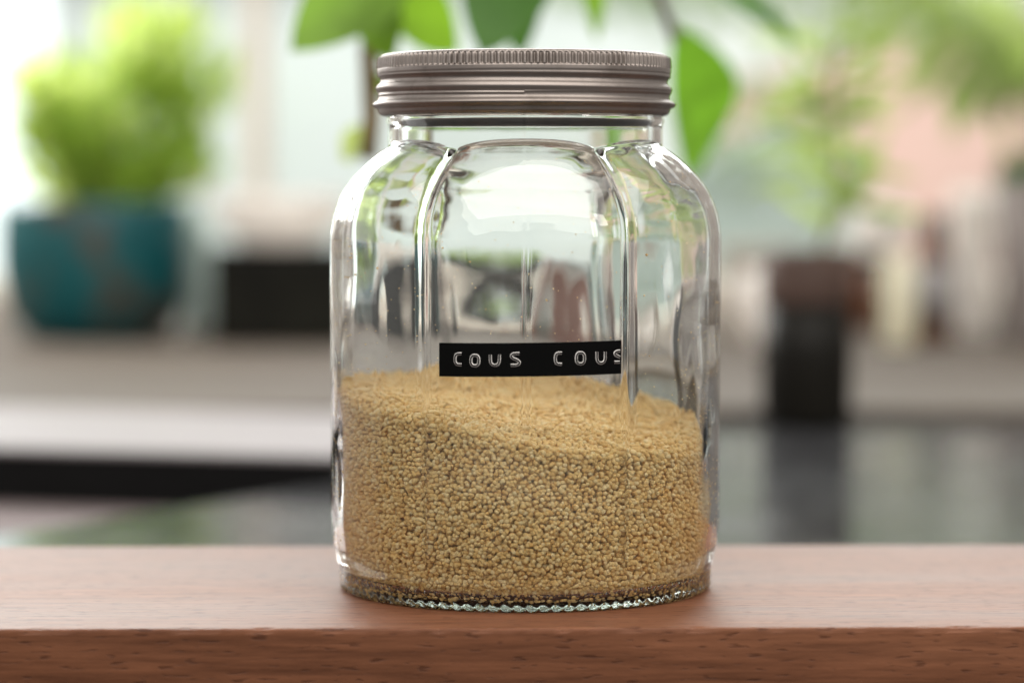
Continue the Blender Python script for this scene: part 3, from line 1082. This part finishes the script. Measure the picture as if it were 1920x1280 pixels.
# dark pot with a thin leafy stem, right of the jar
D = 1.576
b = ledge_pt(1513, D, ZC); k = sc_at(D)
dp = empty("dark_pot_plant", b, "tall dark pot with brown rim and thin leafy stem right of the jar", "potted plant")
H = zpx(570, D) - b.z
lathe("pot", [(0, 0), (76 * k, 0), (84 * k, 0.06 * H), (86 * k, 0.6 * H), (82 * k, H), (70 * k, H), (68 * k, 0.85 * H), (0, 0.83 * H)], M_DARKPOT, dp)
lathe("rim", [(70 * k, H), (82 * k, H), (84 * k, H + 6 * k), (86 * k, H + 98 * k), (78 * k, H + 102 * k), (70 * k, H + 90 * k), (70 * k, H)], M_RIM, dp)
lathe("soil", [(0, H + 70 * k), (69 * k, H + 66 * k), (0, H + 50 * k)], M_SOIL, dp, 24)
tube("stem", [loc_px(1530, 500, D, b), loc_px(1560, 420, D, b), loc_px(1572, 300, D, b), loc_px(1560, 170, D, b), loc_px(1585, 60, D, b)], [0.0024, 0.0022, 0.002, 0.0018, 0.0012], M_STEM, dp, 8)
par = []
rnd = random.Random(12)
for q in range(62):
    t = rnd.random()
    p0 = loc_px(1562 + 14 * math.sin(t * 5), 440 - 380 * t, D, b)
    d = Vector((rnd.uniform(-1, 1), rnd.uniform(-.7, .7), rnd.uniform(-.3, .6))).normalized()
    par.append(leaf_geo(p0, p0 + d * rnd.uniform(0.020, 0.060), 0.006, (rnd.uniform(-1, 1), -1, rnd.uniform(-.5, 1)), 0.1, 0.2, 5))
Vv, Ff = join_geo(par)
mesh_obj("foliage", Vv, Ff, M_OLIVE, dp)

# beige box and white cup
D = 2.45
b = ledge_pt(1425, D); k = sc_at(D)
bx_ = empty("beige_box", b, "plain beige box on the ledge just right of the jar", "box")
H = zpx(462, D) - b.z
box("box_body", -72 * k, 72 * k, -0.03, 0.03, 0, H * 0.82, M_BEIGE, bx_, 0.002)
box("box_lid", -74 * k, 74 * k, -0.032, 0.032, H * 0.825, H, M_BEIGE, bx_, 0.002)
D = 2.20
b = ledge_pt(1437, D); k = sc_at(D)
H = zpx(505, D) - b.z
wc = empty("white_cup", b, "small white cup standing in front of the beige box", "cup")
lathe("cup_body", [(0, 0), (26 * k, 0), (34 * k, 0.1 * H), (44 * k, 0.5 * H), (46 * k, H), (42 * k, H), (39 * k, 0.5 * H), (0, 0.12 * H)], M_WHITE, wc, 40)
tube("handle", [(-0.0 - 44 * k, 0, 0.8 * H), (-58 * k, 0, 0.78 * H), (-62 * k, 0, 0.55 * H), (-56 * k, 0, 0.36 * H), (-41 * k, 0, 0.36 * H)], 0.0022, M_WHITE, wc, 8)

# amber jar carrying a round white vase, then a cream candle
D = 2.50
b = ledge_pt(1632, D); k = sc_at(D)
aj = empty("amber_jar", b, "brown amber jar under the round white vase", "jar")
H = zpx(478, D) - b.z
lathe("jar_body", [(0, 0), (34 * k, 0), (38 * k, 0.05 * H), (38 * k, 0.8 * H), (32 * k, 0.86 * H), (0, 0.86 * H)], M_AMBER, aj, 40)
lathe("jar_lid", [(0, 0.86 * H), (34 * k, 0.86 * H), (35 * k, 0.98 * H), (30 * k, H), (0, H)], M_DARKPOT, aj, 40)
vz = Vector((b.x + 18 * k, b.y, b.z + H))
rv = empty("round_vase", vz, "round white vase standing on the amber jar", "vase")
h2 = zpx(368, D) - vz.z
lathe("vase_body", [(0, 0), (32 * k, 0), (52 * k, 0.18 * h2), (64 * k, 0.5 * h2), (56 * k, 0.8 * h2), (34 * k, 0.94 * h2), (30 * k, h2), (25 * k, h2), (28 * k, 0.93 * h2), (0, 0.6 * h2)], M_WHITE, rv)
lathe("vase_foot", [(0, 0.0), (27 * k, 0.0), (29 * k, 0.03 * h2), (0, 0.03 * h2)], M_WHITE, rv, 32)
D = 2.25
b = ledge_pt(1687, D); k = sc_at(D)
cn = empty("candle", b, "cream pillar candle left of the amber bottle", "candle")
H = zpx(482, D) - b.z
lathe("wax", [(0, 0), (29 * k, 0), (30 * k, 0.02 * H), (30 * k, 0.98 * H), (26 * k, H), (18 * k, 0.985 * H), (0, 0.975 * H)], M_CREAM, cn, 40)
tube("wick", [(0, 0, 0.97 * H), (0.0004, 0, 1.02 * H), (0.001, 0, 1.05 * H)], 0.0007, M_BLACKM, cn, 6)

# amber bottle
D = 2.30
b = ledge_pt(1752, D); k = sc_at(D)
ab = empty("amber_bottle", b, "small amber bottle with black cap and grey paper label", "bottle")
zz = lambda py: zpx(py, D) - b.z
lathe("bottle_glass", [(0, 0), (33 * k, 0), (36 * k, zz(630)), (36 * k, zz(490)), (33 * k, zz(470)), (20 * k, zz(448)), (16 * k, zz(442)), (16 * k, zz(430)), (0, zz(430))], M_AMBER, ab, 40)
lathe("paper_label", [(36.3 * k, zz(602)), (37 * k, zz(602)), (37 * k, zz(494)), (36.3 * k, zz(494)), (36.3 * k, zz(602))], M_LABEL, ab, 40)
lathe("cap", [(0, zz(440)), (22 * k, zz(440)), (23 * k, zz(436)), (23 * k, zz(404)), (20 * k, zz(400)), (0, zz(400))], M_BLACK, ab, 40)

# white carton and the grey planter with an arching palm
D = 2.42
b = ledge_pt(1822, D); k = sc_at(D)
ct = empty("white_carton", b, "tall white carton between amber bottle and grey planter", "carton")
H = zpx(352, D) - b.z
box("carton_body", -36 * k, 36 * k, -0.018, 0.018, 0, H * 0.88, M_WHITE, ct, 0.001)
V = [(-36 * k, -0.018, H * 0.885), (36 * k, -0.018, H * 0.885), (36 * k, 0.018, H * 0.885), (-36 * k, 0.018, H * 0.885), (-36 * k, 0, H), (36 * k, 0, H)]
mesh_obj("carton_gable", V, [(0, 1, 5, 4), (2, 3, 4, 5), (1, 2, 5), (3, 0, 4), (3, 2, 1, 0)], M_WHITE, ct, False)
D = 2.30
b = ledge_pt(1985, D); k = sc_at(D)
gp = empty("palm_planter", b, "grey planter with arching palm fronds at the right edge", "potted plant")
H = zpx(338, D) - b.z
lathe("planter_pot", [(0, 0), (100 * k, 0), (104 * k, 0.02 * H), (122 * k, 0.96 * H), (124 * k, H), (116 * k, H), (112 * k, 0.92 * H), (0, 0.9 * H)], M_GREYP, gp)
lathe("soil", [(0, 0.965 * H), (60 * k, 0.96 * H), (113 * k, 0.945 * H), (0, 0.93 * H)], M_SOIL, gp, 24)
Vv, Ff = scatter_leaves(90, (-0.005, 0, H + 0.006), (0.05, 0.045, 0.014), 0.024, 0.011, 44)
mesh_obj("undergrowth", Vv, Ff, M_GREEND, gp)
rnd = random.Random(5)
fronds = [((1690, 90), (1850, -160)), ((1760, 170), (1870, -60)), ((1610, 40), (1800, -230)), ((1850, 200), (1915, 0)), ((1905, 130), (1950, -70)), ((2100, 60), (2040, -150)), ((1800, 60), (1900, -120))]
for q, (tipp, ctl) in enumerate(fronds):
    dt = D - 0.12 + 0.05 * q
    p0 = Vector((rnd.uniform(-.01, .01), rnd.uniform(-.01, .01), H * 0.94))
    rib = bez(p0, loc_px(*ctl, (D + dt) / 2, b), loc_px(*tipp, dt, b), 15)
    fr = tube("frond", rib, [0.0020 * (1 - 0.7 * t / 14) for t in range(15)], M_OLIVE, gp, 6)
    par = []
    for s in range(5, 15):
        for sg in (-1, 1):
            for hlf in (0, 0.5):
                a = rib[s - 1] + (rib[s] - rib[s - 1]) * hlf
                tdir = (rib[s] - rib[s - 1]).normalized()
                sd = tdir.cross(Vector((0, -1, 0.2))).normalized() * sg
                d = (tdir * 0.8 + sd * 0.7 + Vector((0, 0, -0.35))).normalized()
                par.append(leaf_geo(a, a + d * 0.045 * rnd.uniform(0.8, 1.2), 0.0055, (0.2 * sg, -0.8, 0.6), 0.05, 0.2, 4))
    Vv, Ff = join_geo(par)
    mesh_obj("leaflets", Vv, Ff, M_OLIVE if q != 4 else M_GREEND, fr)

# garden tree outside, top right of the view
bt = at(1500, 300, 4.9); bt.z = -1.2
gt = empty("garden_tree", bt, "blurred leafy garden tree outside the window, upper right", "tree")
zt = zpx(-80, 4.9) + 1.2
tube("trunk", [(0.75, 0, 0), (0.74, 0, 0.8), (0.66, 0, 1.5), (0.4, 0, zt + 0.1), (-0.3, 0, zt + 0.12)], [0.03, 0.028, 0.022, 0.012, 0.005], M_STEM, gt, 10)
par = [scatter_leaves(260, (0.0, 0, zt - 0.05), (0.40, 0.2, 0.10), 0.055, 0.026, 71), scatter_leaves(70, (-0.05, 0, zt - 0.30), (0.16, 0.1, 0.10), 0.05, 0.022, 72),
       scatter_leaves(180, (-0.50, 0, zt + 0.03), (0.35, 0.2, 0.10), 0.055, 0.026, 73)]
Vv, Ff = join_geo(par)
mesh_obj("crown", Vv, Ff, M_GARDEN, gt)

# pale blue shed outside, low at right of the jar
sh = empty("garden_shed", (0, 4.3, -1.2), "pale blue shed blurred outside the window, right of the jar", "shed")
x0, x1 = at(1290, 300, 5.04).x, at(1600, 300, 5.04).x
box("shed_wall", x0, x1, 0, 0.4, 0, zpx(330, 5.04) + 1.2, M_PALESHED, sh)
V = [(x0 - .02, -.02, 0), (x1 + .02, -.02, 0), (x1 + .02, .42, 0), (x0 - .02, .42, 0), ((x0 + x1) / 2 + .02, -.02, .10), ((x0 + x1) / 2 + .02, .42, .10)]
mesh_obj("shed_roof", V, [(0, 1, 4), (1, 2, 5, 4), (2, 3, 5), (3, 0, 4, 5), (3, 2, 1, 0)], M_PALESHED, sh, False, loc=(0, 0, zpx(330, 5.04) + 1.201))

# things behind the jar, seen through its glass
D = 3.06
zs = zpx(524, D)
box("outer_sill", -0.795, 0.795, 0.053, 0.32, -0.04, zs - ZL, M_OFFWHITE, wf, 0.003)
b = at(890, 500, D); b.z = zs + 0.0005; k = sc_at(D)
tr = empty("refraction_trough", b, "added black trough of green seedlings, standing in for the planter refracted by the jar", "planter")
H = zpx(462, D) - b.z
prism("trough_body", [(-170 * k, -0.035), (120 * k, -0.035), (120 * k, 0.035), (-170 * k, 0.035)], 0, H, M_BLACK, tr, 0.003)  # trough added to imitate the black planter's refraction in the jar
box("soil", -164 * k, 114 * k, -0.031, 0.031, H + 0.0003, H + 0.003, M_SOIL, tr)
Vv, Ff = scatter_leaves(170, (-0.01, 0, H + 0.022), (0.085, 0.028, 0.018), 0.026, 0.012, 91)
mesh_obj("seedlings", Vv, Ff, M_OLIVE, tr)
D = 2.35
b = ledge_pt(1075, D); k = sc_at(D)
cj = empty("clay_bottle", b, "slim reddish brown clay bottle seen through the jar", "bottle")
H = zpx(430, D) - b.z
lathe("bottle_body", [(0, 0), (34 * k, 0), (37 * k, 0.05 * H), (38 * k, 0.6 * H), (30 * k, 0.8 * H), (16 * k, 0.88 * H), (15 * k, 0.96 * H), (0, 0.96 * H)], M_BROWN, cj, 40)
lathe("stopper", [(0, 0.96 * H), (17 * k, 0.96 * H), (18 * k, H), (0, H)], M_OFFWHITE, cj, 24)
D = 2.5
b = ledge_pt(1180, D); k = sc_at(D)
cj = empty("green_tin", b, "dark grey green tin seen through the right of the jar", "tin")
H = zpx(450, D) - b.z
lathe("tin_body", [(0, 0), (58 * k, 0), (60 * k, 0.02 * H), (60 * k, 0.84 * H), (0, 0.84 * H)], M_TIN, cj, 48)
lathe("tin_lid", [(0, 0.845 * H), (62 * k, 0.845 * H), (62 * k, 0.98 * H), (58 * k, H), (0, H)], M_TIN, cj, 48)
